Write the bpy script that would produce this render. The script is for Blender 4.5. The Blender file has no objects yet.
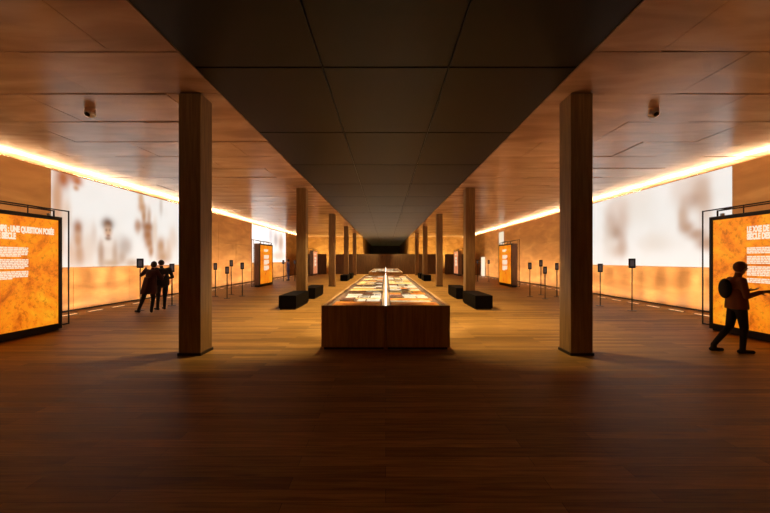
import bpy, bmesh, math, random
from mathutils import Vector, Matrix, noise
random.seed(7)
PI = math.pi
sc = bpy.context.scene
COL = sc.collection

# ------------------------------------------------------------------ camera
FPX, CX, CY, EYE = 350.0, 385.0, 260.0, 1.65
cam_d = bpy.data.cameras.new('camera'); cam = bpy.data.objects.new('camera', cam_d); COL.objects.link(cam)
cam_d.sensor_width = 36.0; cam_d.lens = FPX/770*36.0; cam_d.shift_y = 3.5/770; cam_d.shift_x = -0.7/770
cam_d.clip_end = 300; cam_d.clip_start = 0.05
cam.location = (0, 0, EYE); cam.rotation_euler = (PI/2, 0, 0)
sc.camera = cam
# ------------------------------------------------------------------ world, exposure
w = bpy.data.worlds.new('world'); sc.world = w; w.use_nodes = True
w.node_tree.nodes['Background'].inputs[0].default_value = (0.02, 0.012, 0.006, 1)
w.node_tree.nodes['Background'].inputs[1].default_value = 0.2
sc.view_settings.view_transform = 'Standard'; sc.view_settings.look = 'None'
sc.view_settings.gamma = 1; sc.view_settings.use_curve_mapping = False
sc.view_settings.exposure = 0.0
# ------------------------------------------------------------------ light levels (tuned here)
P_COVE = 48.0        # cove strip emission
P_UP = 10.0           # each floor light, watts
P_DOWN = 1050.0        # each downlight over the display tables, watts
P_FIN = 3.6          # luminous divider between the tables
P_STRIP = 1.2       # strip hidden under the rim of each table
P_TABLE = 650.0       # each spot added to brighten the exhibits, watts
P_WASH = 12.5        # narrow upward beam of each floor light, watts
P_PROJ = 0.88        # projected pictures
P_PANEL = 1.0       # backlit information panels
P_END = 300.0        # light behind the far partition, watts
C_COVE = (1.0, 0.68, 0.36); C_UP = (1.0, 0.70, 0.45); C_DOWN = (1.0, 0.74, 0.38); C_FIN = (1.0, 0.92, 0.80)
def lamp(name, kind, loc, energy, color, parent=None, rot=(0, 0, 0), **kw):
    d = bpy.data.lights.new(name, kind); d.energy = energy; d.color = color
    for k, v in kw.items(): setattr(d, k, v)
    o = bpy.data.objects.new(name, d); COL.objects.link(o); o.location = loc; o.rotation_euler = rot
    if parent: o.parent = parent
    return o
for k in range(-1, 14):                              # downlights set in the joints of the dark ceiling over both aisles
    for s in (-1, 1):
        yy = 10.76 + 2.7*k
        lamp('downlight', 'SPOT', (s*.945, yy, 4.50), P_DOWN, C_DOWN, rot=(0, -s*math.radians(22), 0), spot_size=math.radians(68), spot_blend=0.75, shadow_soft_size=0.05)
        lamp('exhibit_spot', 'SPOT', (s*.945, yy+.5, 4.50), P_TABLE, (1.0, .84, .62), rot=(0, s*math.radians(4.5), 0), spot_size=math.radians(42), spot_blend=0.7, shadow_soft_size=0.05)  # added fill spots that brighten the table exhibits, without any fixture
for s in (-1, 1):                                # hidden behind the far partition, washing the end wall
    lamp('wall_washer', 'AREA', (s*6.2, 42.2, 1.2), P_END, (1.0, 0.72, 0.24), rot=(math.radians(160), 0, 0), shape='RECTANGLE', size=7.2, size_y=0.3)
lamp('wall_washer', 'AREA', (0, 42.2, 1.2), P_END*0.5, (1.0, 0.72, 0.24), rot=(math.radians(160), 0, 0), shape='RECTANGLE', size=4.5, size_y=0.3)

# ------------------------------------------------------------------ materials
def new_mat(name):
    m = bpy.data.materials.new(name); m.use_nodes = True
    nt = m.node_tree; b = nt.nodes['Principled BSDF']
    return m, nt, b
def N(nt, t, **kw):
    n = nt.nodes.new(t)
    for k, v in kw.items():
        if isinstance(k, str) and hasattr(n, k): setattr(n, k, v)
    return n
def plain(name, col, rough=0.5, metal=0.0):
    m, nt, b = new_mat(name)
    b.inputs['Base Color'].default_value = (*col, 1); b.inputs['Roughness'].default_value = rough; b.inputs['Metallic'].default_value = metal
    return m
def emit(name, col, s):
    m, nt, b = new_mat(name)
    b.inputs['Base Color'].default_value = (0.02, 0.02, 0.02, 1)
    b.inputs['Emission Color'].default_value = (*col, 1); b.inputs['Emission Strength'].default_value = s
    return m
def wood(name, c1, c2, scale=(1, 1, 1), rough=0.45, nscale=4.0, bump=0.05, c3=None, detail=6):
    """grain stretched along the axis with the small scale"""
    m, nt, b = new_mat(name); L = nt.links
    tc = N(nt, 'ShaderNodeTexCoord'); mp = N(nt, 'ShaderNodeMapping'); mp.inputs['Scale'].default_value = scale
    L.new(tc.outputs['Object'], mp.inputs['Vector'])
    n1 = N(nt, 'ShaderNodeTexNoise'); n1.inputs['Scale'].default_value = nscale; n1.inputs['Detail'].default_value = detail; n1.inputs['Distortion'].default_value = 0.6
    L.new(mp.outputs[0], n1.inputs['Vector'])
    cr = N(nt, 'ShaderNodeValToRGB'); cr.color_ramp.elements[0].position = 0.32; cr.color_ramp.elements[1].position = 0.68
    cr.color_ramp.elements[0].color = (*c1, 1); cr.color_ramp.elements[1].color = (*c2, 1)
    if c3:
        e = cr.color_ramp.elements.new(0.5); e.color = (*c3, 1)
    L.new(n1.outputs['Fac'], cr.inputs[0]); L.new(cr.outputs[0], b.inputs['Base Color'])
    b.inputs['Roughness'].default_value = rough
    bp = N(nt, 'ShaderNodeBump'); bp.inputs['Strength'].default_value = bump; bp.inputs['Distance'].default_value = 0.02
    L.new(n1.outputs['Fac'], bp.inputs['Height']); L.new(bp.outputs[0], b.inputs['Normal'])
    return m
def floor_mat():
    m, nt, b = new_mat('oak_floor'); L = nt.links
    tc = N(nt, 'ShaderNodeTexCoord')
    br = N(nt, 'ShaderNodeTexBrick'); br.offset = 0.37; br.offset_frequency = 2; br.squash = 1
    br.inputs['Scale'].default_value = 1.0; br.inputs['Brick Width'].default_value = 1.9; br.inputs['Row Height'].default_value = 0.14
    br.inputs['Mortar Size'].default_value = 0.0016; br.inputs['Mortar Smooth'].default_value = 0.3; br.inputs['Bias'].default_value = 0.0
    br.inputs['Color1'].default_value = (0.49, 0.26, 0.064, 1); br.inputs['Color2'].default_value = (0.25, 0.128, 0.029, 1); br.inputs['Mortar'].default_value = (0.05, 0.025, 0.01, 1)
    L.new(tc.outputs['Object'], br.inputs['Vector'])
    mp = N(nt, 'ShaderNodeMapping'); mp.inputs['Scale'].default_value = (0.8, 14, 1); L.new(tc.outputs['Object'], mp.inputs['Vector'])
    n1 = N(nt, 'ShaderNodeTexNoise'); n1.inputs['Scale'].default_value = 2.2; n1.inputs['Detail'].default_value = 7; n1.inputs['Distortion'].default_value = 0.8
    L.new(mp.outputs[0], n1.inputs['Vector'])
    cr = N(nt, 'ShaderNodeValToRGB'); cr.color_ramp.elements[0].position = 0.3; cr.color_ramp.elements[1].position = 0.7
    cr.color_ramp.elements[0].color = (0.55, 0.5, 0.45, 1); cr.color_ramp.elements[1].color = (1.1, 1.08, 1.05, 1)
    L.new(n1.outputs['Fac'], cr.inputs[0])
    mx = N(nt, 'ShaderNodeMix', data_type='RGBA', blend_type='MULTIPLY'); mx.inputs[0].default_value = 1.0
    L.new(br.outputs['Color'], mx.inputs[6]); L.new(cr.outputs[0], mx.inputs[7]); L.new(mx.outputs[2], b.inputs['Base Color'])
    mr = N(nt, 'ShaderNodeMapRange'); mr.inputs['To Min'].default_value = 0.42; mr.inputs['To Max'].default_value = 0.62; b.inputs['Specular IOR Level'].default_value = 0.17
    L.new(n1.outputs['Fac'], mr.inputs['Value']); L.new(mr.outputs[0], b.inputs['Roughness'])
    bp = N(nt, 'ShaderNodeBump'); bp.inputs['Strength'].default_value = 0.12; bp.inputs['Distance'].default_value = 0.01
    L.new(mx.outputs[2], bp.inputs['Height']); L.new(bp.outputs[0], b.inputs['Normal'])
    return m
def mesh_ceiling_mat():
    m, nt, b = new_mat('perforated_dark_metal'); L = nt.links
    tc = N(nt, 'ShaderNodeTexCoord'); sp = N(nt, 'ShaderNodeSeparateXYZ'); L.new(tc.outputs['Object'], sp.inputs[0])
    def sine(out):
        a = N(nt, 'ShaderNodeMath', operation='MULTIPLY'); a.inputs[1].default_value = 2*PI/0.028; L.new(out, a.inputs[0])
        s = N(nt, 'ShaderNodeMath', operation='SINE'); L.new(a.outputs[0], s.inputs[0]); return s.outputs[0]
    p = N(nt, 'ShaderNodeMath', operation='MULTIPLY'); L.new(sine(sp.outputs[0]), p.inputs[0]); L.new(sine(sp.outputs[1]), p.inputs[1])
    cr = N(nt, 'ShaderNodeValToRGB'); cr.color_ramp.elements[0].position = 0.15; cr.color_ramp.elements[1].position = 0.35
    cr.color_ramp.elements[0].color = (0.006, 0.005, 0.0045, 1); cr.color_ramp.elements[1].color = (0.002, 0.0018, 0.0015, 1)
    L.new(p.outputs[0], cr.inputs[0]); L.new(cr.outputs[0], b.inputs['Base Color'])
    b.inputs['Roughness'].default_value = 0.5; b.inputs['IOR'].default_value = 1.3
    b.inputs['Sheen Weight'].default_value = 0.9; b.inputs['Sheen Roughness'].default_value = 0.165; b.inputs['Sheen Tint'].default_value = (0.88, 0.98, 1.0, 1)
    return m
def glass_mat():
    m = bpy.data.materials.new('clear_glass'); m.use_nodes = True; nt = m.node_tree; nt.nodes.clear(); L = nt.links
    o = N(nt, 'ShaderNodeOutputMaterial'); mx = N(nt, 'ShaderNodeMixShader'); t = N(nt, 'ShaderNodeBsdfTransparent'); g = N(nt, 'ShaderNodeBsdfGlossy')
    g.inputs['Roughness'].default_value = 0.04; mx.inputs[0].default_value = 0.06
    L.new(t.outputs[0], mx.inputs[1]); L.new(g.outputs[0], mx.inputs[2]); L.new(mx.outputs[0], o.inputs[0])
    return m
def panel_mat(name='backlit_orange_print', c=((0.42, 0.07, 0.004, 1), (0.80, 0.17, 0.006, 1), (0.98, 0.27, 0.008, 1), (1.0, 0.44, 0.018, 1))):
    """backlit orange map-like print"""
    m, nt, b = new_mat(name); L = nt.links
    tc = N(nt, 'ShaderNodeTexCoord')
    n1 = N(nt, 'ShaderNodeTexNoise'); n1.inputs['Scale'].default_value = 1.6; n1.inputs['Detail'].default_value = 9; n1.inputs['Roughness'].default_value = 0.68; n1.inputs['Distortion'].default_value = 0.9
    L.new(tc.outputs['Object'], n1.inputs['Vector'])
    cr = N(nt, 'ShaderNodeValToRGB'); E = cr.color_ramp.elements
    E[0].position = 0.28; E[0].color = c[0]; E[1].position = 0.72; E[1].color = c[3]
    e = E.new(0.42); e.color = c[1]; e = E.new(0.52); e.color = c[2]
    L.new(n1.outputs['Fac'], cr.inputs[0])
    n2 = N(nt, 'ShaderNodeTexNoise'); n2.inputs['Scale'].default_value = 9; n2.inputs['Detail'].default_value = 6; n2.inputs['Roughness'].default_value = 0.75
    L.new(tc.outputs['Object'], n2.inputs['Vector'])
    c2 = N(nt, 'ShaderNodeValToRGB'); c2.color_ramp.elements[0].position = 0.36; c2.color_ramp.elements[0].color = (0.55, 0.45, 0.35, 1); c2.color_ramp.elements[1].position = 0.5; c2.color_ramp.elements[1].color = (1, 1, 1, 1)
    L.new(n2.outputs['Fac'], c2.inputs[0])
    mx = N(nt, 'ShaderNodeMix', data_type='RGBA', blend_type='MULTIPLY'); mx.inputs[0].default_value = 0.75
    L.new(cr.outputs[0], mx.inputs[6]); L.new(c2.outputs[0], mx.inputs[7])
    L.new(mx.outputs[2], b.inputs['Emission Color']); b.inputs['Emission Strength'].default_value = P_PANEL
    b.inputs['Base Color'].default_value = (0.05, 0.02, 0.005, 1); b.inputs['Roughness'].default_value = 0.3
    return m
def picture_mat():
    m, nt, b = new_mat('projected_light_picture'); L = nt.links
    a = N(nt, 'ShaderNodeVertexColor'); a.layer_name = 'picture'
    L.new(a.outputs[0], b.inputs['Emission Color']); b.inputs['Emission Strength'].default_value = P_PROJ  # projector light is put into the picture layer as its own emission
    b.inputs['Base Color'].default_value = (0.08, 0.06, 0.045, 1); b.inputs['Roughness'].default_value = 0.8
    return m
def sheet_mat(name, c1, c2, scale):
    m, nt, b = new_mat(name); L = nt.links
    tc = N(nt, 'ShaderNodeTexCoord'); v = N(nt, 'ShaderNodeTexNoise'); v.inputs['Scale'].default_value = scale; v.inputs['Detail'].default_value = 4
    L.new(tc.outputs['Object'], v.inputs['Vector'])
    cr = N(nt, 'ShaderNodeValToRGB'); cr.color_ramp.elements[0].position = 0.42; cr.color_ramp.elements[1].position = 0.56
    cr.color_ramp.elements[0].color = (*c1, 1); cr.color_ramp.elements[1].color = (*c2, 1)
    L.new(v.outputs['Fac'], cr.inputs[0]); L.new(cr.outputs[0], b.inputs['Base Color']); b.inputs['Roughness'].default_value = 0.7
    return m
M = {}
M['floor'] = floor_mat()
M['ceil'] = wood('plywood_ceiling', (0.37, 0.225, 0.14), (0.66, 0.45, 0.31), (0.35, 1.5, 1), 0.24, 1.5, 0.07, (0.51, 0.325, 0.215))
M['wall'] = wood('plywood_wall', (0.38, 0.19, 0.06), (0.60, 0.34, 0.125), (1, 0.45, 1.6), 0.42, 1.3, 0.04, (0.48, 0.255, 0.085))
M['column'] = wood('oak_column', (0.19, 0.10, 0.032), (0.30, 0.17, 0.06), (7, 7, 0.5), 0.5, 3.0, 0.05)
M['case'] = wood('oak_table', (0.34, 0.18, 0.062), (0.56, 0.32, 0.115), (8, 8, 0.5), 0.45, 2.5, 0.05)
M['kiosk'] = wood('oak_kiosk', (0.16, 0.08, 0.035), (0.27, 0.15, 0.07), (6, 6, 0.5), 0.5, 2.5, 0.05)
M['dark_ceil'] = mesh_ceiling_mat()
M['black'] = plain('black_metal', (0.012, 0.009, 0.008), 0.42, 0.2)
M['rod'] = plain('dark_steel_rod', (0.03, 0.02, 0.015), 0.35, 0.6)
M['recess'] = plain('dark_recess', (0.015, 0.01, 0.007), 0.8)
M['bench'] = plain('black_upholstery', (0.004, 0.0035, 0.0035), 0.7)
M['partition'] = wood('dark_oak_partition', (0.10, 0.05, 0.02), (0.16, 0.085, 0.032), (5, 5, 0.5), 0.5, 2.0, 0.05)
M['cove'] = emit('cove_led', C_COVE, P_COVE)
M['uplight'] = emit('floor_light_lens', (1.0, 0.62, 0.3), 1.6)
M['fin'] = emit('luminous_acrylic', C_FIN, P_FIN)
M['strip'] = emit('warm_led_strip', (1.0, 0.74, 0.44), P_STRIP)
M['panel'] = panel_mat(); M['panel_pink'] = panel_mat('backlit_pink_print', ((.45, .10, .03, 1), (.62, .19, .07, 1), (.75, .26, .11, 1), (.9, .42, .22, 1)))
M['letters'] = emit('backlit_white_letters', (1.0, 0.80, 0.60), 1.0)
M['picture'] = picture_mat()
M['glass'] = glass_mat()
M['chrome'] = plain('pale_metal_ring', (0.6, 0.57, 0.52), 0.35, 0.3)
M['lens'] = plain('black_dome', (0.01, 0.01, 0.01), 0.1)
M['screen'] = emit('dim_post_screen', (0.6, 0.45, 0.45), 0.10)
M['streak'] = emit('lit_white_panel', (1.0, 0.80, 0.58), 1.1)
M['paper'] = sheet_mat('pale_paper', (0.62, 0.60, 0.52), (0.85, 0.83, 0.76), 26)
M['grey'] = sheet_mat('grey_photo', (0.10, 0.085, 0.07), (0.55, 0.53, 0.48), 9)
M['orange'] = sheet_mat('orange_print', (0.75, 0.16, 0.01), (0.95, 0.40, 0.05), 6)
M['yellow'] = sheet_mat('yellow_print', (0.85, 0.50, 0.10), (0.92, 0.75, 0.40), 8)
M['cream'] = sheet_mat('cream_paper', (0.70, 0.52, 0.30), (0.82, 0.68, 0.46), 15)
M['brown'] = sheet_mat('brown_cover', (0.10, 0.035, 0.012), (0.22, 0.08, 0.03), 12)
M['bed'] = plain('table_bed', (0.20, 0.12, 0.07), 0.6)
M['skin'] = plain('skin', (0.42, 0.20, 0.12), 0.55)
M['hair_dark'] = plain('dark_hair', (0.02, 0.010, 0.006), 0.6)
M['hair_red'] = plain('brown_hair', (0.16, 0.045, 0.010), 0.6)
M['maroon'] = plain('dark_maroon_cloth', (0.045, 0.008, 0.008), 0.85)
for _k in ('bench',): M[_k].node_tree.nodes['Principled BSDF'].inputs['Specular IOR Level'].default_value = 0.06
M['blackcloth'] = plain('black_cloth', (0.012, 0.010, 0.011), 0.85)
M['navy'] = plain('dark_navy_cloth', (0.012, 0.013, 0.022), 0.85)
M['bluecloth'] = plain('blue_cloth', (0.16, 0.20, 0.55), 0.85)
M['browncloth'] = plain('rust_brown_cloth', (0.22, 0.065, 0.012), 0.85)

# ------------------------------------------------------------------ helpers
def link(name, bm, mat, parent=None, smooth=False, bevel=0.0, seg=2):
    me = bpy.data.meshes.new(name); bmesh.ops.recalc_face_normals(bm, faces=bm.faces); bm.to_mesh(me); bm.free()
    for m in (mat if isinstance(mat, (list, tuple)) else [mat]): me.materials.append(m)
    o = bpy.data.objects.new(name, me); COL.objects.link(o)
    if smooth:
        for p in me.polygons: p.use_smooth = True
    if bevel:
        b = o.modifiers.new('bevel', 'BEVEL'); b.width = bevel; b.segments = seg; b.limit_method = 'ANGLE'
    if parent: o.parent = parent
    return o
def box(bm, x0, x1, y0, y1, z0, z1):
    a, b = min(x0, x1), max(x0, x1); c, d = min(y0, y1), max(y0, y1); e, f = min(z0, z1), max(z0, z1)
    v = [bm.verts.new(p) for p in ((a,c,e),(b,c,e),(b,d,e),(a,d,e),(a,c,f),(b,c,f),(b,d,f),(a,d,f))]
    for q in ((0,3,2,1),(4,5,6,7),(0,1,5,4),(1,2,6,5),(2,3,7,6),(3,0,4,7)): bm.faces.new([v[i] for i in q])
    return v
def B(*a):
    bm = bmesh.new(); box(bm, *a); return bm
def tube(bm, p, q, r, n=10, r2=None):
    p, q = Vector(p), Vector(q); d = q - p
    if d.length < 1e-6: return
    z = d.normalized(); x = z.orthogonal().normalized(); y = z.cross(x)
    r2 = r if r2 is None else r2; A = []; Bq = []
    for i in range(n):
        t = 2*PI*i/n; e = x*math.cos(t) + y*math.sin(t)
        A.append(bm.verts.new(p + e*r)); Bq.append(bm.verts.new(q + e*r2))
    for i in range(n):
        j = (i+1) % n; bm.faces.new((A[i], A[j], Bq[j], Bq[i]))
    bm.faces.new(A[::-1]); bm.faces.new(Bq)
def ell(bm, c, r, rot=None, u=16, v=12):
    m = Matrix.Translation(Vector(c)) @ (rot.to_4x4() if rot else Matrix.Identity(4)) @ Matrix.Diagonal((*r, 1))
    bmesh.ops.create_uvsphere(bm, u_segments=u, v_segments=v, radius=1, matrix=m)
def tag(o, label, cat, group=None, kind=None):
    o['label'] = label; o['category'] = cat
    if group: o['group'] = group
    if kind: o['kind'] = kind
    return o
def thing(name, label, cat, loc=(0, 0, 0), rz=0.0, group=None):
    o = bpy.data.objects.new(name, None); COL.objects.link(o); o.location = loc; o.rotation_euler = (0, 0, rz); o.empty_display_size = 0.1
    return tag(o, label, cat, group)
def struct(o): o['kind'] = 'structure'; return o
def copy_thing(src, loc, rz, label):
    r = src.copy(); COL.objects.link(r); r.location = loc; r.rotation_euler = (0, 0, rz); r['label'] = label
    for ch in src.children:
        c = ch.copy(); COL.objects.link(c); c.parent = r
        for g in ch.children:
            d = g.copy(); COL.objects.link(d); d.parent = c
    return r
ORD = ['first','second','third','fourth','fifth','sixth','seventh','eighth','ninth','tenth','eleventh','twelfth','thirteenth','fourteenth','fifteenth','sixteenth','seventeenth','eighteenth','nineteenth','twentieth',
       'twenty-first','twenty-second','twenty-third','twenty-fourth','twenty-fifth','twenty-sixth','twenty-seventh','twenty-eighth','twenty-ninth','thirtieth']
SIDE = {-1: 'left', 1: 'right'}

# ------------------------------------------------------------------ room
CEIL, DK, WX, YB, YE, YF = 4.54, 2.89, 10.1, -6.0, 44.0, 72.0
struct(link('floor', B(-11, 11, YB-.2, YF+.2, -0.2, 0), M['floor']))
def panel_ceiling(name, s):
    bm = bmesh.new(); rnd = random.Random(11 if s < 0 else 12)
    row = 0; y = 4.86 - 1.235*9
    k = -9
    while y < YE - 0.01:
        y1 = min(y + 1.235, YE)
        x = DK - (0.0 if True else 0)
        off = 3.82 if k % 2 else 5.08            # joints of this row, 2.5 m apart
        xs = [DK] + [v for v in (off - 2.5, off, off + 2.5, off + 5.0) if DK + .2 < v < 10.5] + [10.55]
        for a, b in zip(xs[:-1], xs[1:]):
            g = 0.006; tx, ty = rnd.gauss(0, .0028), rnd.gauss(0, .006)
            xm, ym = (a+b)/2, (y+y1)/2
            vs = box(bm, s*(a+(g if a > DK else 0)), s*(b-g), y+g, y1-g, CEIL, CEIL+0.03)
            for v in vs: v.co.z += (abs(v.co.x)-xm)*tx*s + (v.co.y-ym)*ty
        y = y1; k += 1
    return struct(link(name, bm, M['ceil']))
panel_ceiling('ceiling', -1); panel_ceiling('ceiling', 1)
for s in (-1, 1): struct(link('trim_ceiling_backing', B(s*DK, s*10.7, YB, YE, CEIL+0.06, CEIL+0.2), M['recess']))
bm = bmesh.new()
y = 5.27 - 2.7*4
while y < YF:
    for a, b in ((-DK, -.945), (-.945, .945), (.945, DK)):
        box(bm, a+.015, b-.015, y+.02, y+2.7-.02, CEIL+.012, CEIL+.04)
    y += 2.7
struct(link('ceiling', bm, M['dark_ceil']))
struct(link('trim_dark_ceiling_backing', B(-DK, DK, YB, YF, CEIL+0.06, CEIL+0.2), M['recess']))
for s in (-1, 1):
    nm = 'wall_' + SIDE[s]
    bm = bmesh.new(); y = -5.9; rnd = random.Random(3)
    while y < 43.9:                                # cladding boards with fine joints
        for z0, z1 in ((0.05, 1.40), (1.40, 2.72), (2.72, 4.42)):
            vs = box(bm, s*WX, s*(WX+.1), y+.004, min(y+2.46, 43.98)-.004, z0+.003, z1-.003)
            dx = rnd.gauss(0, .003)
            for v in vs: v.co.x += dx
        y += 2.46
    struct(link(nm, bm, M['wall']))
    struct(link(nm, B(s*(WX+.12), s*(WX+.24), YB, YE, 0, 4.40), M['recess']))
    struct(link(nm, B(s*10.6, s*10.8, YB, YE, 0, CEIL+.1), M['wall']))
    struct(link('baseboard_'+SIDE[s], B(s*(WX+.03), s*(WX+.11), YB, YE, 0, 0.05), M['recess']))
    cv = tag(link('cove_light', B(s*10.22, s*10.26, -5.5, 43.6, 4.41, 4.45), M['cove']), 'long warm strip light glowing above the top edge of the %s wall' % SIDE[s], 'strip light', 'cove lights along both walls')
struct(link('wall_behind', B(-11, 11, YB-.2, YB, 0, CEIL+.1), M['wall']))
for s in (-1, 1):
    struct(link('wall_end', B(s*DK, s*10.7, YE, YE+.2, 0, CEIL+.1), M['wall']))
    struct(link('wall_passage_'+SIDE[s], B(s*DK, s*(DK+.2), YE+.2, YF, 0, CEIL+.1), M['wall']))
    struct(link('wall_partition_'+SIDE[s], B(s*6.95, s*10.1, 41.0, 41.2, 0, 2.35), M['partition']))
struct(link('wall_partition', B(-6.35, 6.35, 41.0, 41.2, 0, 2.35), M['partition']))
struct(link('wall_passage_end', B(-DK-.2, DK+.2, YF, YF+.2, 0, CEIL+.1), M['partition']))

# ------------------------------------------------------------------ columns
COLY = [6.05, 14.0, 21.95, 29.9, 37.85]
ci = thing('column', 'nearest square wooden column on the left of the hall', 'column', (-3.385, COLY[0]+.19, 0), 0, 'square wooden columns'); ci['kind'] = 'thing'
link('shaft', B(-.19, .19, -.20, .20, 0.045, CEIL-.012), M['column'], ci, bevel=0.006)
link('base_plate', B(-.205, .205, -.215, .215, 0, 0.045), M['black'], ci)
link('top_plate', B(-.17, .17, -.18, .18, CEIL-.012, CEIL+.02), M['black'], ci)
for s in (-1, 1):
    for k, yy in enumerate(COLY):
        lab = ('nearest' if k == 0 else ORD[k]) + ' square wooden column ' + ('' if k == 0 else 'from the front ') + 'on the %s of the hall' % SIDE[s]
        if s < 0 and k == 0: continue
        copy_thing(ci, (s*3.385, yy+.19, 0), 0, lab)

# ------------------------------------------------------------------ floor lights along the walls
for s in (-1, 1):                                # unseen light lines added beside and behind the camera to brighten the foreground
    t = thing('floor_light', 'added unseen light line in the floor along the %s wall beside the camera' % SIDE[s], 'floor light', (s*9.45, 2.0, 0), 0 if s < 0 else PI, 'added unseen light lines in the floor beside the camera')
    link('housing', B(-.05, .05, -6.1, 6.1, 0, .012), M['black'], t); link('lens', B(-.032, .032, -6.05, 6.05, .004, .016), M['uplight'], t)
    lamp('floor_light_glow', 'AREA', (0, 0, .03), P_UP*1.6, C_UP, t, (math.radians(180), math.radians(-46), 0), shape='RECTANGLE', size=.05, size_y=12.0, spread=math.radians(150))
fl = None
for s in (-1, 1):
    for k in range(28):
        yy = 8.46 + .98*k
        lab = '%s slim glowing light line set in the floor along the %s wall' % (ORD[k], SIDE[s])
        if fl is None:
            fl = thing('floor_light', lab, 'floor light', (s*9.45, yy, 0), 0, 'slim light lines in the floor at the wall foot')
            link('housing', B(-.05, .05, -.30, .30, 0, .012), M['black'], fl)
            link('lens', B(-.032, .032, -.275, .275, .004, .016), M['uplight'], fl)
            lm = lamp('floor_light_glow', 'AREA', (0, 0, .03), P_UP, C_UP, fl, (math.radians(180), 0, 0), shape='RECTANGLE', size=.05, size_y=.34, spread=math.radians(112))
            lm.rotation_euler = (math.radians(180), math.radians(-46), 0)
            lamp('floor_light_beam', 'AREA', (0, 0, .035), P_WASH, C_UP, fl, (math.radians(180), math.radians(-14), 0), shape='RECTANGLE', size=.05, size_y=.34, spread=math.radians(56))
        else:
            copy_thing(fl, (s*9.45, yy, 0), 0 if s < 0 else PI, lab)

# ------------------------------------------------------------------ projected pictures
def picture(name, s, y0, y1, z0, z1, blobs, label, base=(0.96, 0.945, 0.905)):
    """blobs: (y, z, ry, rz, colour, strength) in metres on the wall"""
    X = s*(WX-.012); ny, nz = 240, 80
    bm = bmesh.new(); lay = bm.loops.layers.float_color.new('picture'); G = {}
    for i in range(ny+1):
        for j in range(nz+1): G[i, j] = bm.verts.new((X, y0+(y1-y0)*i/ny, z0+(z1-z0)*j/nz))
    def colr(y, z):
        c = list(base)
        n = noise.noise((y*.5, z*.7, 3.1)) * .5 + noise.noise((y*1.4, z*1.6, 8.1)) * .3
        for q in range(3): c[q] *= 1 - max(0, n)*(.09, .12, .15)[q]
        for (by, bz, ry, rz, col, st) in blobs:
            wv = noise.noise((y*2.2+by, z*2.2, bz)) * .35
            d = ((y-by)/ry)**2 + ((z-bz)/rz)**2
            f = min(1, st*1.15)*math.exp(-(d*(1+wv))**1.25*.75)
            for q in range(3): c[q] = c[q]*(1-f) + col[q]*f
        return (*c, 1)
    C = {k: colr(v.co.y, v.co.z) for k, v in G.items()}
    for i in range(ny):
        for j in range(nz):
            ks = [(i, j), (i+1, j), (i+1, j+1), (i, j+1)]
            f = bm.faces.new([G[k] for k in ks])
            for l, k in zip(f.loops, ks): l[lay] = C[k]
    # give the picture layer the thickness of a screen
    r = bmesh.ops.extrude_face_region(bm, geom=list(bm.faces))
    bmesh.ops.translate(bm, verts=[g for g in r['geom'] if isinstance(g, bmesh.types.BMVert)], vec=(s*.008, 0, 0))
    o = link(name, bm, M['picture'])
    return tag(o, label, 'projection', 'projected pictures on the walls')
def bl(s, px, py, rx, ry, rgb, st=1.0):
    """photograph pixel of a motif -> its place and size on the wall"""
    y = WX*FPX/abs(CX-px); z = EYE + (CY-py)/FPX*y
    lin = [((c/255+.055)/1.055)**2.4 if c > 10 else c/3295 for c in rgb]
    return (y, z, rx*y/abs(CX-px), ry*y/FPX, lin, st)
LB = [bl(-1,56,200,6,34,(205,150,110),.8), bl(-1,62,178,6,10,(175,95,50),.9), bl(-1,72,172,8,8,(185,95,42),1), bl(-1,76,181,5,5,(190,110,65),.9), bl(-1,75,188,3,3,(205,150,110),.8), bl(-1,58,240,5,26,(220,175,140),.7), bl(-1,66,215,4,16,(225,190,160),.6),
      bl(-1,77,228,5,8,(165,110,80),.9), bl(-1,77,240,4,8,(195,145,110),.85), bl(-1,79,254,7,12,(190,140,105),.8), bl(-1,70,252,4,14,(225,190,165),.7), bl(-1,88,248,6,18,(232,215,200),.8), bl(-1,93,235,3,12,(220,200,185),.6),
      bl(-1,106,252,10,14,(232,220,208),.9), bl(-1,100,254,3,13,(165,125,100),.7), bl(-1,114,254,3,12,(185,150,125),.7), bl(-1,107,244,4,3,(240,230,220),.8), bl(-1,107,224,5.2,5.5,(75,40,28),1), bl(-1,107,232,3.8,6.5,(205,165,135),1), bl(-1,105.4,230,1,1.2,(110,75,55),.6), bl(-1,108.8,230,1,1.2,(110,75,55),.6), bl(-1,107.3,235.6,1.6,1,(130,70,55),.7), bl(-1,107,238.5,3,2,(120,80,58),.7), bl(-1,110,263,9,3,(195,160,130),.7),
      bl(-1,124,247,7,9,(190,178,170),.85), bl(-1,121,258,4,6,(170,135,110),.6), bl(-1,131,263,6,4,(195,165,140),.7),
      bl(-1,140,199,2.6,7,(210,175,140),.95), bl(-1,141,207,3.4,5,(205,160,125),.9), bl(-1,143,216,2.4,8,(190,145,110),.9), bl(-1,137,226,3.2,6,(180,135,105),.8), bl(-1,148,217,2,8,(190,150,120),.7), bl(-1,147,227,6,5,(155,100,62),1), bl(-1,147,235,5,7,(160,102,62),1), bl(-1,148.5,243,3.6,6,(175,120,80),1), bl(-1,150,251,2.4,6,(190,140,105),.9), bl(-1,154,232,2.4,12,(235,215,195),.7),
      bl(-1,160,246,4,8,(190,145,110),.85), bl(-1,162,257,6,6,(195,150,115),.85), bl(-1,168,250,3,10,(215,185,160),.7), bl(-1,160,206,1.6,9,(215,205,195),.8), bl(-1,172,240,4,12,(232,212,195),.7)]
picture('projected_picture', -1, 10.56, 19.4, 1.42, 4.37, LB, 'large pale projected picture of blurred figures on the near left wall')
soft = lambda b: (b[0], b[1], b[2]*1.4, b[3]*1.35, b[4], b[5]*.8)
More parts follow.
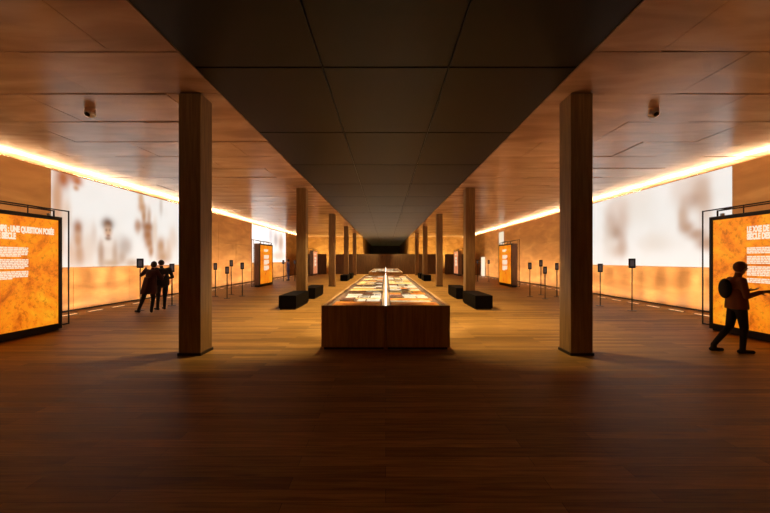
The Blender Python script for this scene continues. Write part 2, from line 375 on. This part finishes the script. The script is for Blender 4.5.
RB = [soft(b) for b in [bl(1,615,232,5,6,(150,105,80),.9), bl(1,610,222,4,9,(185,145,120),.7), bl(1,622,218,5,10,(205,175,155),.8), bl(1,617,205,8,6,(225,205,190),.7), bl(1,618,250,5,6,(195,160,135),.7), bl(1,622,244,3,8,(185,145,120),.6), bl(1,608,240,4,14,(225,210,195),.6),
      bl(1,697,192,8,14,(200,165,140),.8), bl(1,682,215,3.5,10,(185,140,105),.8), bl(1,687,228,5,5,(175,125,90),.85), bl(1,697,234,6,4,(165,115,80),.85), bl(1,706,243,7,5,(165,112,76),.9), bl(1,716,240,6,8,(200,160,130),.7),
      bl(1,705,205,5,16,(195,155,125),.6), bl(1,692,200,6,5,(160,110,80),.5), bl(1,680,190,7,14,(225,205,190),.6), bl(1,655,243,12,7,(228,215,200),.6), bl(1,640,205,9,16,(232,222,208),.5), bl(1,725,250,6,12,(220,195,170),.6)]]
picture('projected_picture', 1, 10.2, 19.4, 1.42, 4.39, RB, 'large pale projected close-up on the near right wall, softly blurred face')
LB2 = [bl(-1,275,240,2,7,(190,175,170),.7), bl(-1,280,243,2.5,9,(215,180,155),.8), bl(-1,270,236,2,8,(215,210,215),.6), bl(-1,278,256,6,4,(235,205,175),.7)]
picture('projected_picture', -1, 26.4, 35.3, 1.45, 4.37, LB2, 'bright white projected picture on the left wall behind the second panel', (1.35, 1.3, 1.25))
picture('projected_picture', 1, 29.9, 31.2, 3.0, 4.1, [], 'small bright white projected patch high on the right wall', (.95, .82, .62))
tag(link('lit_panel', B(9.98, 10.09, 35.6, 36.6, 0.02, 1.95), M['streak']), 'tall narrow white lit panel standing against the far right wall', 'lit panel')

# ------------------------------------------------------------------ information panels
def text_mesh(body, size, mat, parent, name, origin, s, xs=1.0, bold=0.0, spacing=1.0):
    """lettering lying in the plane of a panel face; s=-1 panel on the left facing +x, s=+1 facing -x"""
    cu = bpy.data.curves.new('lettering_source', 'FONT'); cu.body = body; cu.size = size; cu.extrude = 0.002; cu.offset = bold; cu.space_line = spacing
    t = bpy.data.objects.new('lettering_source', cu); COL.objects.link(t)
    bpy.context.view_layer.update(); dg = bpy.context.evaluated_depsgraph_get()
    me = bpy.data.meshes.new_from_object(t.evaluated_get(dg)); COL.objects.unlink(t); bpy.data.objects.remove(t)
    for v in me.vertices:
        x, y, z = v.co.x*xs, v.co.y, v.co.z
        v.co = (origin[0] - s*(z), origin[1] - s*x, origin[2] + y)
    me.materials.clear(); me.materials.append(mat)
    o = bpy.data.objects.new(name, me); COL.objects.link(o); o.parent = parent
    return o
def text_block(s, X, y, z, wid, rows, parent, rnd, h=.026):
    bm = bmesh.new(); pit = h+.008
    for r in range(rows):
        u = 0.0; lim = wid if r < rows-1 else wid*rnd.uniform(.55, .95)
        while u < lim:
            wl = min(rnd.uniform(.035, .11), lim-u)
            if wl > .01:
                box(bm, X, X - s*.003, y - s*u, y - s*(u+wl), z-r*pit-h, z-r*pit)
            u += wl + .012
    link('text_block', bm, M['letters'], parent)
def kiosk(s, y1, title, label, margin, skin='panel'):
    """y1 = far end; faces the middle of the hall"""
    L_ = 2.44; y0 = y1 - L_; F = s*7.66; rnd = random.Random(int(y1*7)+s)
    t = thing('information_panel', label, 'information panel', (F, y1-L_/2, 0), 0, 'tall backlit orange information panels')
    ox, oy = -F, -(y1-L_/2)
    def P(bm):
        bmesh.ops.translate(bm, verts=bm.verts, vec=(ox, oy, 0)); return bm
    link('cabinet', P(B(F+s*.03, F+s*.36, y0, y1, .10, 2.66)), M['kiosk'], t, bevel=.004)
    link('plinth', P(B(F+s*.05, F+s*.34, y0+.04, y1-.04, 0, .10)), M['black'], t)
    bm = bmesh.new()
    box(bm, F, F+s*.03, y0, y1, 2.575, 2.66); box(bm, F, F+s*.03, y0, y1, .04, .17)
    box(bm, F, F+s*.03, y0, y0+.09, .17, 2.575); box(bm, F, F+s*.03, y1-.09, y1, .17, 2.575)
    link('front_frame', P(bm), M['black'], t, bevel=.004)
    pn = link('lit_panel', P(B(F+s*.012, F+s*.03, y0+.09, y1-.09, .17, 2.575)), M[skin], t)
    FX = F+s*.010
    ys = (y0 + margin) if s < 0 else (y1 - margin)
    for q, line in enumerate(title):
        text_mesh(line, .172, M['letters'], t, 'title_lettering', (FX+ox, ys+oy, 2.235-.148*q), s, xs=.53, bold=.010)
    rr = text_rows = (6, 6, 5) if s < 0 else (4, 5, 6, 3)
    zz = 1.915
    if not title:                                  # distant panels: bold heading and taller columns of text
        text_block(s, FX+ox, ys+oy, 2.33, .80, 2, t, rnd, .07); rr = (4, 5, 5)
    for n in rr:
        if not title:
            text_block(s, FX+ox, ys+oy, zz+.05, .92, n, t, rnd, .052); zz -= n*.06+.07; continue
        text_block(s, FX+ox, ys+oy, zz, .87, n, t, rnd); zz -= n*.034+.045
    bm = bmesh.new(); R_ = s*8.17; ya, yb = y0+.06, y1+.73
    for z in (.02, 2.90): tube(bm, (R_, ya, z), (R_, yb, z), .016)
    for yy in (ya, yb): tube(bm, (R_, yy, .004), (R_, yy, 2.916), .016)
    tube(bm, (F+s*.02, y0+.19, 2.785), (F+s*.02, y1-.19, 2.785), .014)
    for yy in (y0+.19, y1-.19):
        tube(bm, (F+s*.02, yy, 2.655), (F+s*.02, yy, 2.80), .018)
        tube(bm, (F+s*.02, yy, 2.785), (R_, yy, 2.90), .012)
    for z in (.4, 2.4): 
        for yy in (y0+.3, y1-.3): tube(bm, (F+s*.35, yy, z), (R_, yy, z), .012); 
    for yy in (y0+.3, y1-.3): tube(bm, (R_, yy, .004), (R_, yy, 2.9), .012)
    link('rod_frame', P(bm), M['rod'], t)
    lb = bmesh.new()
    for yy in (y0+.25, y1-.25): box(lb, F+s*.05, F+s*.10, yy-.03, yy+.03, 2.66, 2.72)
    link('lamp_bracket', P(lb), M['chrome'], t)
    return t
kiosk(-1, 8.29, ('LES CAMPS : UNE QUESTION POSÉE', 'AU XXE SIÈCLE'), 'nearest orange lit information panel on the left, cut by the frame edge', .79)
kiosk(1, 8.29, ('LE XXE DE', 'SIÈCLE DES'), 'nearest orange lit information panel on the right, person standing before it', .86)
for s in (-1, 1):
    kiosk(s, 23.75, (), 'orange lit information panel in the middle of the %s aisle beyond the posts' % SIDE[s], .75)
    kiosk(s, 39.4, (), 'farthest pinkish lit information panel near the end of the %s aisle' % SIDE[s], .75, 'panel_pink')

# ------------------------------------------------------------------ display tables
def table(s, y0, y1, label):
    xi, xo = .018, 1.18; X = lambda v: s*v
    t = thing('display_table', label, 'display table', (X(.6), (y0+y1)/2, 0), 0, 'long wooden display tables along the middle')
    ox, oy = -X(.6), -(y0+y1)/2
    def P(bm): bmesh.ops.translate(bm, verts=bm.verts, vec=(ox, oy, 0)); return bm
    bm = bmesh.new(); H = .815
    box(bm, X(xo), X(xo-.035), y0, y1, .05, H); box(bm, X(xi), X(xi+.03), y0, y1, .05, H)
    box(bm, X(xi+.03), X(xo-.035), y0, y0+.035, .05, H); box(bm, X(xi+.03), X(xo-.035), y1-.035, y1, .05, H)
    link('body', P(bm), M['case'], t, bevel=.003)
    link('plinth', P(B(X(xi+.02), X(xo-.04), y0+.05, y1-.05, 0, .05)), M['recess'], t)
    bm = bmesh.new()
    box(bm, X(xo-.035), X(xo-.06), y0+.035, y1-.035, H-.016, H)
    box(bm, X(xi+.03), X(xi+.055), y0+.035, y1-.035, H-.016, H)
    box(bm, X(xo-.055), X(xo-.06), y0+.035, y1-.035, H-.03, H-.016)
    link('rim', P(bm), M['case'], t)
    link('light_strip', P(B(X(xo-.040), X(xo-.053), y0+.06, y1-.06, H-.028, H-.0165)), M['strip'], t)
    link('bed', P(B(X(xi+.03), X(xo-.035), y0+.035, y1-.035, .72, .755)), M['bed'], t)
    link('glass_top', P(B(X(xi+.055), X(xo-.06), y0+.036, y1-.036, H-.012, H-.004)), M['glass'], t)
    return t
T1, T2 = (6.42, 19.5), (24.2, 36.2)
for s in (-1, 1):
    table(s, *T1, 'near long wooden display table, %s half, full of lit documents' % SIDE[s])
    table(s, *T2, 'far long wooden display table, %s half, behind the near one' % SIDE[s])
for (a, b), nm in ((T1, 'near'), (T2, 'far')):
    t = thing('light_divider', 'white glowing divider running down the middle of the %s display tables' % nm, 'light divider', (0, (a+b)/2, 0), 0, 'glowing dividers between the display tables')
    h = (b-a)/2-.04
    link('post', B(-.012, .012, -h, h, 0, .808), M['case'], t)
    link('luminous_fin', B(-.012, .012, -h, h, .808, .925), M['fin'], t)

# ------------------------------------------------------------------ exhibits lying in the tables
def mk_sheet(w_, d_, mat, parent=None, name='sheet', z=0.0, h=.006):
    return link(name, B(-w_/2, w_/2, -d_/2, d_, z, z+h) if False else B(-w_/2, w_/2, -d_/2, d_/2, z, z+h), mat, parent)
WORD = {'paper': ('document', 'white paper document'), 'grey': ('photograph', 'grey photograph'), 'orange': ('print', 'orange printed sheet'), 'yellow': ('print', 'yellow printed sheet'),
        'cream': ('document', 'cream paper sheet'), 'brown': ('book', 'brown covered book')}
BASE = .7552
SEEN = {}
def exhibit(kind, s, u0, u1, y, d, tname, row, spot, n):
    """u = distance from the middle of the hall"""
    cat, desc = WORD[kind]; x = s*(u0+u1)/2; wd = abs(u1-u0)
    lab = '%s, %s in row %s of the %s %s table' % (desc, spot, ORD[row], tname, SIDE[s])
    lab = '%s in the %s row of the %s %s table, %s' % (desc, ORD[row], tname, SIDE[s], spot)
    grp = 'exhibits lying in the %s %s display table' % (tname, SIDE[s])
    if kind == 'brown':
        t = thing('book', lab, cat, (x, y, BASE), 0, grp)
        link('cover', B(-wd/2, wd/2, -d/2, d/2, 0, .006), M['brown'], t); link('pages', B(-wd/2+.008, wd/2-.004, -d/2+.008, d/2-.008, .006, .034), M['cream'], t)
        link('cover', B(-wd/2, wd/2, -d/2, d/2, .034, .040), M['brown'], t)
    elif kind == 'grey':
        t = thing('photograph', lab, cat, (x, y, BASE), 0, grp)
        link('mount', B(-wd/2, wd/2, -d/2, d/2, 0, .006), M['paper'], t); link('image', B(-wd/2+.02, wd/2-.02, -d/2+.02, d/2-.02, .006, .008), M['grey'], t)
    else:
        o = link({'document': 'document', 'print': 'printed_sheet'}[cat], B(-wd/2, wd/2, -d/2, d/2, 0, .005), M[kind]); o.location = (x, y, BASE)
        tag(o, lab, cat, grp)
def spot_words(n):
    return {1: ['across the whole width'], 2: ['inner side', 'outer side'], 3: ['inner side', 'middle', 'outer side'], 4: ['innermost', 'second from the middle', 'third from the middle', 'outermost']}[n]
U0, U1 = .10, 1.06
# first rows as in the photograph: (kind, start, end) from the middle outwards
ROWS = {-1: [(.74, [('orange', .10, 1.06)]), (.5, [('paper', .13, .42), ('paper', .45, .62), ('brown', .68, 1.0)]), (.2, [('yellow', .10, .98)]), (.55, [('paper', .12, .36), ('grey', .40, .64), ('paper', .68, .96)]),
             (.5, [('grey', .12, .30), ('brown', .34, .56), ('paper', .60, .98)]), (.5, [('cream', .14, .50), ('brown', .54, .98)]), (.3, [('paper', .10, .55), ('paper', .6, 1.0)]), (.6, [('yellow', .10, 1.04)]), (.4, [('brown', .12, .3), ('orange', .36, 1.0)])],
        1: [(.62, [('orange', .10, 1.06)]), (.34, [('cream', .10, .96)]), (.45, [('orange', .10, 1.04)]), (.45, [('brown', .12, .40), ('paper', .44, .72), ('paper', .75, 1.0)]), (.4, [('grey', .12, .36), ('paper', .42, .98)]),
            (.5, [('orange', .10, .40), ('brown', .44, .60), ('orange', .66, 1.04)]), (.5, [('yellow', .10, .72), ('orange', .76, 1.0)]), (.4, [('cream', .14, .40), ('brown', .46, .66), ('yellow', .70, 1.0)]), (.4, [('paper', .12, .5), ('grey', .55, 1.0)])]}
for s in (-1, 1):
    rnd = random.Random(20+s)
    for (a, b), nm in ((T1, 'near'), (T2, 'far')):
        y = a + .36; row = 0
        while y < b - .6 and row < 30:
            if nm == 'near' and row < len(ROWS[s]): d, items = ROWS[s][row]
            else:
                d = rnd.choice((.4, .5, .6)) if nm == 'near' else rnd.choice((.7, .9))
                n = rnd.choice((1, 2, 3, 3)); cut = [U0 + (U1-U0)*i/n for i in range(n+1)]
                items = []
                for i in range(n):
                    kd = rnd.choice(('paper', 'paper', 'grey', 'cream', 'brown', 'paper', 'yellow', 'orange')) if n > 1 else rnd.choice(('yellow', 'orange', 'cream'))
                    if nm == 'far': kd = rnd.choice(('paper', 'cream', 'brown', 'grey'))
                    items.append((kd, cut[i]+.03, cut[i+1]-rnd.uniform(.02, .08)))
            if y + d > b - .06: break
            sw = spot_words(len(items))
            for i, (kd, u0, u1) in enumerate(items):
                exhibit(kd, s, u0, u1, y+d/2, d-.05, nm, row, sw[i], i)
            y += d; row += 1

# ------------------------------------------------------------------ benches
bn = None
for s in (-1, 1):
    for k, (a, b) in enumerate(((11.6, 13.5), (14.75, 16.65), (27.3, 29.2), (30.5, 32.4))):
        lab = '%s long black bench on the %s, %s the %s column' % ('near' if k < 2 else 'far', SIDE[s], 'in front of' if k % 2 == 0 else 'just behind', 'second' if k < 2 else 'fourth')
        if bn is None:
            bn = thing('bench', lab, 'bench', (s*3.26, (a+b)/2, 0), 0, 'long black benches between the columns')
            link('seat', B(-.29, .29, -.95, .95, .05, .47), M['bench'], bn, bevel=.012)
            link('plinth', B(-.26, .26, -.91, .91, 0, .05), M['recess'], bn)
        else: copy_thing(bn, (s*3.26, (a+b)/2, 0), 0, lab)

# ------------------------------------------------------------------ listening posts
def post(s, px, base_y, top_y, hw, label, mat='black'):
    Y = FPX*EYE/(base_y-CY); X = (px-CX)/FPX*Y; top = EYE + (CY-top_y)/FPX*Y
    t = thing('listening_post', label, 'listening post', (X, Y, 0), s*math.radians(-28), 'slim dark listening posts')
    bm = bmesh.new(); tube(bm, (0, 0, .012), (0, 0, top-.30), .016, 12); link('pole', bm, M[mat], t, True)
    bm = bmesh.new(); tube(bm, (0, 0, 0), (0, 0, .014), .13, 24); link('base', bm, M['rod'], t)
    link('head', B(-hw/2, hw/2, -.03, .03, top-.31, top), M[mat], t, bevel=.012)
    link('screen', B(-hw*.26, hw*.26, -.034, -.029, top-.255, top-.06), M['screen'], t)
    bm = bmesh.new(); tube(bm, (0, .03, top-.2), (0, .07, top-.22), .02); tube(bm, (0, .07, top-.3), (0, .07, top-.1), .022); link('handset', bm, M['rod'], t, True)
PL = [(139.5, 310.4, 258.5, .19, 'tall near listening post on the %s with a wide head against the projected picture'),
      (171.3, 305.6, 263.6, .16, 'shorter near listening post on the %s, close beside the nearest column'),
      (214.6, 296.4, 263, .15, 'listening post on the %s just past the nearest column, outermost in its cluster'),
      (226.4, 298.5, 266.5, .15, 'shortest listening post of the %s middle cluster, standing forward of the rest'),
      (230.6, 294.5, 260, .15, 'tallest listening post of the %s middle cluster'),
      (241.6, 296, 262.5, .15, 'listening post of the %s middle cluster closest to the second panel'),
      (282.7, 281, 260, .15, 'first far listening post on the %s beyond the second panel'),
      (294, 281, 260, .15, 'second far listening post on the %s beside the second column')]
for s in (-1, 1):
    for px, by, ty, hw, lab in PL:
        if s > 0: px, by = 770-px+.8, by+.3
        post(s, px, by, ty, hw, lab % SIDE[s])

# ------------------------------------------------------------------ ceiling cameras
for s in (-1, 1):
    t = thing('security_camera', 'small round dome camera on the %s wooden ceiling' % SIDE[s], 'security camera', ({-1: -5.66, 1: 5.13}[s], 6.7, CEIL), 0, 'dome cameras on the ceiling')
    bm = bmesh.new(); tube(bm, (0, 0, -.07), (0, 0, .01), .085, 24); link('mount', bm, M['ceil'], t, bevel=.006)
    bm = bmesh.new(); ell(bm, (0, 0, -.10), (.095, .095, .07)); link('housing', bm, M['chrome'], t, True)
    bm = bmesh.new(); ell(bm, (0, -.045, -.118), (.058, .058, .045)); link('dome', bm, M['lens'], t, True)

# ------------------------------------------------------------------ people
def person_mesh(J, cols, parent, voxel=.009, slim=1.0):
    """J: joints in metres. One continuous body: tapered limbs, trunk, head and hands fused by a voxel remesh."""
    bm = bmesh.new(); SEG = []
    def limb(a, b, r1, r2, reg):
        a, b = Vector(a), Vector(b); tube(bm, a, b, r1, 14, r2); ell(bm, a, (r1,)*3, None, 12, 8); ell(bm, b, (r2,)*3, None, 12, 8); SEG.append((a, b, (r1+r2)/2, reg))
    fw = Vector(J['facing']).normalized(); side = Vector((0, 0, 1)).cross(fw).normalized(); hf = Vector(J.get('look', J['facing'])).normalized()
    pel, chest, neck, head = (Vector(J[k]) for k in ('pelvis', 'chest', 'neck', 'head'))
    up = (chest - pel).normalized()
    def frame(z, f):
        z = z.normalized(); x = f.cross(z).normalized(); y = z.cross(x); return Matrix((x, y, z)).transposed()
    RT = frame(chest - pel, fw)
    ell(bm, pel, (.165*slim, .115*slim, .14), RT); ell(bm, pel.lerp(chest, .5), (.145*slim, .10*slim, .19), RT); ell(bm, chest, (.178*slim, .118*slim, .19), RT)
    SEG.append((pel - up*.05, pel, .15, 'legs')); SEG.append((pel + up*.06, chest, .14, 'top')); SEG.append((chest, neck - (neck-chest)*.25, .13, 'top'))
    limb(chest + (neck-chest)*.55, neck + (head-neck)*.3, .058, .052, 'skin')
    # head: skull, jaw, nose, ears
    hu = Vector((0, 0, 1)); hd = (head - neck).normalized(); HR = frame(hd, hf); hs = Vector(hd).cross(hf).normalized()
    ell(bm, head + hd*.02 - hf*.01, (.074, .094, .098), HR); ell(bm, head - hd*.052 + hf*.018, (.054, .066, .068), HR)
    ell(bm, head - hd*.012 + hf*.092, (.014, .022, .026), HR); ell(bm, head - hd*.075 + hf*.066, (.026, .018, .012), HR)
    for q in (-1, 1):
        ell(bm, head + hs*q*.076 - hd*.005, (.012, .022, .034), HR)
    SEG.append((head - hd*.06, head + hd*.06, .09, 'skin'))
    for q, S_ in (('l', 1), ('r', -1)):
        sh, el, wr = (Vector(J[k + '_' + q]) for k in ('shoulder', 'elbow', 'wrist'))
        limb(chest.lerp(neck, .42), sh, .080, .064*slim, 'top'); limb(sh, el, .062*slim, .050*slim, 'top'); limb(el, wr, .049*slim, .036*slim, 'top')
        hdir = Vector(J.get('hand_' + q, wr - el)).normalized(); lat = hdir.cross(fw)
        if lat.length < .2: lat = hdir.cross(Vector((0, 0, 1)))
        lat.normalize(); nrm = lat.cross(hdir).normalized(); palm = wr + hdir*.055
        HM = frame(hdir, nrm); ell(bm, palm, (.042, .018, .058), HM); SEG.append((wr + hdir*.03, wr + hdir*.16, .03, 'skin'))
        for i, ln in enumerate((.068, .078, .072, .056)):
            k0 = palm + hdir*.045 + lat*(i-1.5)*.021; k1 = k0 + hdir*ln*.5 + nrm*.006; k2 = k1 + hdir*ln*.45 + nrm*.022
            limb(k0, k1, .0095, .009, 'skin'); limb(k1, k2, .009, .0075, 'skin')
        t0 = wr + hdir*.03 - lat*.03*S_; t1 = t0 + hdir*.035 - lat*.028*S_ + nrm*.012; t2 = t1 + hdir*.034 - lat*.006*S_ + nrm*.012
        limb(t0, t1, .0125, .011, 'skin'); limb(t1, t2, .011, .009, 'skin')
        hp, kn, an, toe = (Vector(J[k + '_' + q]) for k in ('hip', 'knee', 'ankle', 'toe'))
        limb(hp, kn, .090*slim, .062*slim, 'legs'); limb(kn, an, .058*slim, .042*slim, 'legs')
        heel = an + (an - toe).normalized()*.045; heel.z = .035
        limb(an, Vector((an.x, an.y, .05)), .044, .044, 'shoes'); limb(heel, toe, .036, .032, 'shoes')
    me = bpy.data.meshes.new('body'); bm.to_mesh(me); bm.free()
    tmp = bpy.data.objects.new('body_source', me); COL.objects.link(tmp)
    r = tmp.modifiers.new('fuse', 'REMESH'); r.mode = 'VOXEL'; r.voxel_size = voxel
    sm = tmp.modifiers.new('smooth', 'SMOOTH'); sm.factor = .5; sm.iterations = 4
    bpy.context.view_layer.update(); dg = bpy.context.evaluated_depsgraph_get()
    out = bpy.data.meshes.new_from_object(tmp.evaluated_get(dg)); COL.objects.unlink(tmp); bpy.data.objects.remove(tmp)
    out.materials.clear(); names = ('skin', 'top', 'legs', 'shoes')
    for n in names: out.materials.append(M[cols[n]])
    for p in out.polygons:
        c = p.center; best, bd = 0, 1e9
        for a, b, rad, reg in SEG:
            ab = b - a; L2 = ab.length_squared; t_ = 0 if L2 < 1e-9 else max(0, min(1, (c-a).dot(ab)/L2))
            d = (c - (a + ab*t_)).length - rad
            if d < bd: bd, best = d, names.index(reg)
        p.material_index = best; p.use_smooth = True
    lo = min(v.co.z for v in out.vertices)
    for v in out.vertices: v.co.z -= lo
    o = bpy.data.objects.new('body', out); COL.objects.link(o); o.parent = parent
    # hair: a cap over crown and back of the head, open at the face
    bm = bmesh.new(); ell(bm, head + hd*.03 - hf*.020, (.080, .099, .098), HR, 24, 16)
    kill = [v for v in bm.verts if (v.co-head).dot(hf) > .045 and (v.co-head).dot(hd) < .065 or (v.co-head).dot(hd) < (-.095 if (v.co-head).dot(hf) < -.02 else -.02)]
    bmesh.ops.delete(bm, geom=kill, context='VERTS')
    h = link('hair', bm, M[cols['hair']], parent, True); sd = h.modifiers.new('thick', 'SOLIDIFY'); sd.thickness = .012; sd.offset = 0; h.location.z = -lo
    bm = bmesh.new()
    for q in (-1, 1): ell(bm, head + hf*.080 + hs*q*.031 + hd*.012, (.0125, .008, .008), HR, 10, 8)
    e = link('eyes', bm, M['lens'], parent, True); e.location.z = -lo
    return o, lo
def coat_skirt(parent, rings, mat, lo, name='coat'):
    """rings: (centre, half width, half depth, facing)"""
    bm = bmesh.new(); R_ = []
    for c, a, b, f in rings:
        f = Vector(f).normalized(); sd = Vector((0, 0, 1)).cross(f); n = 28
        R_.append([bm.verts.new(Vector(c) + sd*math.cos(2*PI*i/n)*a + f*math.sin(2*PI*i/n)*b*(1+.05*math.sin(i*1.7))) for i in range(n)])
    for A, Bq in zip(R_[:-1], R_[1:]):
        for i in range(len(A)):
            j = (i+1) % len(A); bm.faces.new((A[i], A[j], Bq[j], Bq[i]))
    o = link(name, bm, M[mat], parent, True); s_ = o.modifiers.new('thick', 'SOLIDIFY'); s_.thickness = .012; s_.offset = 1; ss = o.modifiers.new('soft', 'SUBSURF'); ss.levels = 1; ss.render_levels = 1
    o.location.z = -lo
    return o
def mirror_free(d): return d
# left couple: the one in the dark maroon coat, striding, arm raised to the post; the one in black close beside
pA = thing('person', 'person in a dark maroon coat, legs apart, reaching toward the tall left post', 'person', (-7.46, 11.02, 0), 0, 'couple standing at the left listening post')
fA = (.25, .9, 0)
JA = dict(facing=fA, look=(-.6, .75, -.12), pelvis=(.02, 0, .84), chest=(.06, .03, 1.17), neck=(.09, .07, 1.36), head=(.09, .10, 1.48),
          shoulder_l=(-.10, .08, 1.30), elbow_l=(-.235, .16, 1.20), wrist_l=(-.20, .34, 1.38), hand_l=(-.25, .3, .5),
          shoulder_r=(.26, .0, 1.29), elbow_r=(.34, .12, 1.05), wrist_r=(.25, .30, 1.12), hand_r=(-.3, .8, .2),
          hip_l=(-.07, 0, .82), knee_l=(-.19, .02, .44), ankle_l=(-.30, -.03, .08), toe_l=(-.45, .05, .035),
          hip_r=(.10, 0, .82), knee_r=(.10, .06, .45), ankle_r=(.10, -.02, .08), toe_r=(-.01, .12, .035))
JA['elbow_l'] = (-.27, .05, 1.17); JA['wrist_l'] = (-.23, .20, 1.36); JA['hand_l'] = (-.3, .5, .6)
o, lo = person_mesh(JA, dict(skin='skin', top='maroon', legs='blackcloth', shoes='blackcloth', hair='hair_dark'), pA, slim=1.02)
coat_skirt(pA, [((.05, .02, 1.12), .185, .135, fA), ((.03, .01, .98), .19, .15, fA), ((.02, 0, .84), .215, .165, fA), ((.00, 0, .68), .235, .18, fA), ((-.01, 0, .58), .24, .185, fA)], 'maroon', lo)
pB = thing('person', 'person in a black jacket leaning in close behind the maroon coat', 'person', (-7.47, 11.66, 0), 0, 'couple standing at the left listening post')
fB = (-.8, .6, 0)
JB = dict(facing=fB, look=(-.9, .35, -.2), pelvis=(.03, 0, .86), chest=(.04, .0, 1.20), neck=(-.02, .04, 1.41), head=(-.06, .07, 1.52),
          shoulder_l=(-.06, -.16, 1.34), elbow_l=(.06, -.22, 1.06), wrist_l=(-.16, -.10, 1.02), hand_l=(-.8, .4, .1),
          shoulder_r=(.16, .17, 1.34), elbow_r=(.27, .16, 1.08), wrist_r=(.10, .26, 1.04), hand_r=(-.8, .4, .1),
          hip_l=(-.03, -.08, .84), knee_l=(-.06, -.08, .46), ankle_l=(-.06, -.10, .08), toe_l=(-.20, -.02, .035),
          hip_r=(.09, .08, .84), knee_r=(.06, .08, .46), ankle_r=(.06, .06, .08), toe_r=(-.06, .16, .035))
o, lo = person_mesh(JB, dict(skin='skin', top='blackcloth', legs='navy', shoes='blackcloth', hair='hair_dark'), pB, slim=1.05)
coat_skirt(pB, [((.04, 0, 1.14), .19, .135, fB), ((.03, 0, .98), .195, .145, fB), ((.03, 0, .80), .20, .15, fB)], 'blackcloth', lo, 'jacket_hem')
# right: reading the near information panel, feet apart, hands held in front
pC = thing('person', 'person in rust brown with dark trousers before the near right panel', 'person', (6.29, 6.25, 0), 0)
fC = (.95, -.30, 0)
JC = dict(facing=fC, look=(.95, -.1, -.08), pelvis=(-.02, 0, .86), chest=(-.03, .0, 1.17), neck=(.0, .0, 1.385), head=(.04, -.01, 1.495),
          shoulder_l=(.015, .15, 1.285), elbow_l=(.05, .21, 1.02), wrist_l=(.27, .10, 1.10), hand_l=(.9, -.35, .15),
          shoulder_r=(-.075, -.15, 1.285), elbow_r=(-.07, -.22, 1.02), wrist_r=(.15, -.23, 1.09), hand_r=(.95, -.1, .15),
          hip_l=(.01, .085, .84), knee_l=(-.07, .08, .45), ankle_l=(-.33, .11, .12), toe_l=(-.22, .07, .035),
          hip_r=(-.04, -.085, .84), knee_r=(.02, -.09, .45), ankle_r=(.0, -.08, .08), toe_r=(.145, -.12, .035))
o, lo = person_mesh(JC, dict(skin='skin', top='browncloth', legs='blackcloth', shoes='blackcloth', hair='hair_red'), pC)
coat_skirt(pC, [((-.03, 0, 1.14), .165, .118, fC), ((-.025, 0, 1.0), .162, .122, fC), ((-.02, 0, .88), .178, .135, fC), ((-.02, 0, .78), .185, .142, fC)], 'browncloth', lo, 'jacket_hem')
bm = bmesh.new(); ell(bm, (-.185, .05, 1.14 - lo), (.075, .13, .18), Matrix.Rotation(math.radians(-17), 3, 'Z')); link('bag', bm, M['blackcloth'], pC, True)['label'] = 'black bag on the back'
# far left: slim figure in blue at the wall
pD = thing('person', 'distant person in blue standing straight at the far left wall', 'person', (-7.9, 28.4, 0), 0)
fD = (-1, .2, 0)
JD = dict(facing=fD, pelvis=(0, 0, .9), chest=(0, 0, 1.25), neck=(0, 0, 1.46), head=(-.02, 0, 1.58),
          shoulder_l=(-.02, -.17, 1.4), elbow_l=(.0, -.2, 1.12), wrist_l=(-.06, -.19, .88), hand_l=(-.1, 0, -1), shoulder_r=(-.02, .17, 1.4), elbow_r=(.0, .2, 1.12), wrist_r=(-.06, .19, .88), hand_r=(-.1, 0, -1),
          hip_l=(0, -.08, .88), knee_l=(-.01, -.08, .48), ankle_l=(.02, -.08, .08), toe_l=(-.13, -.09, .035), hip_r=(0, .08, .88), knee_r=(-.01, .08, .48), ankle_r=(.02, .08, .08), toe_r=(-.13, .09, .035))
person_mesh(JD, dict(skin='skin', top='bluecloth', legs='bluecloth', shoes='blackcloth', hair='hair_dark'), pD, voxel=.012)
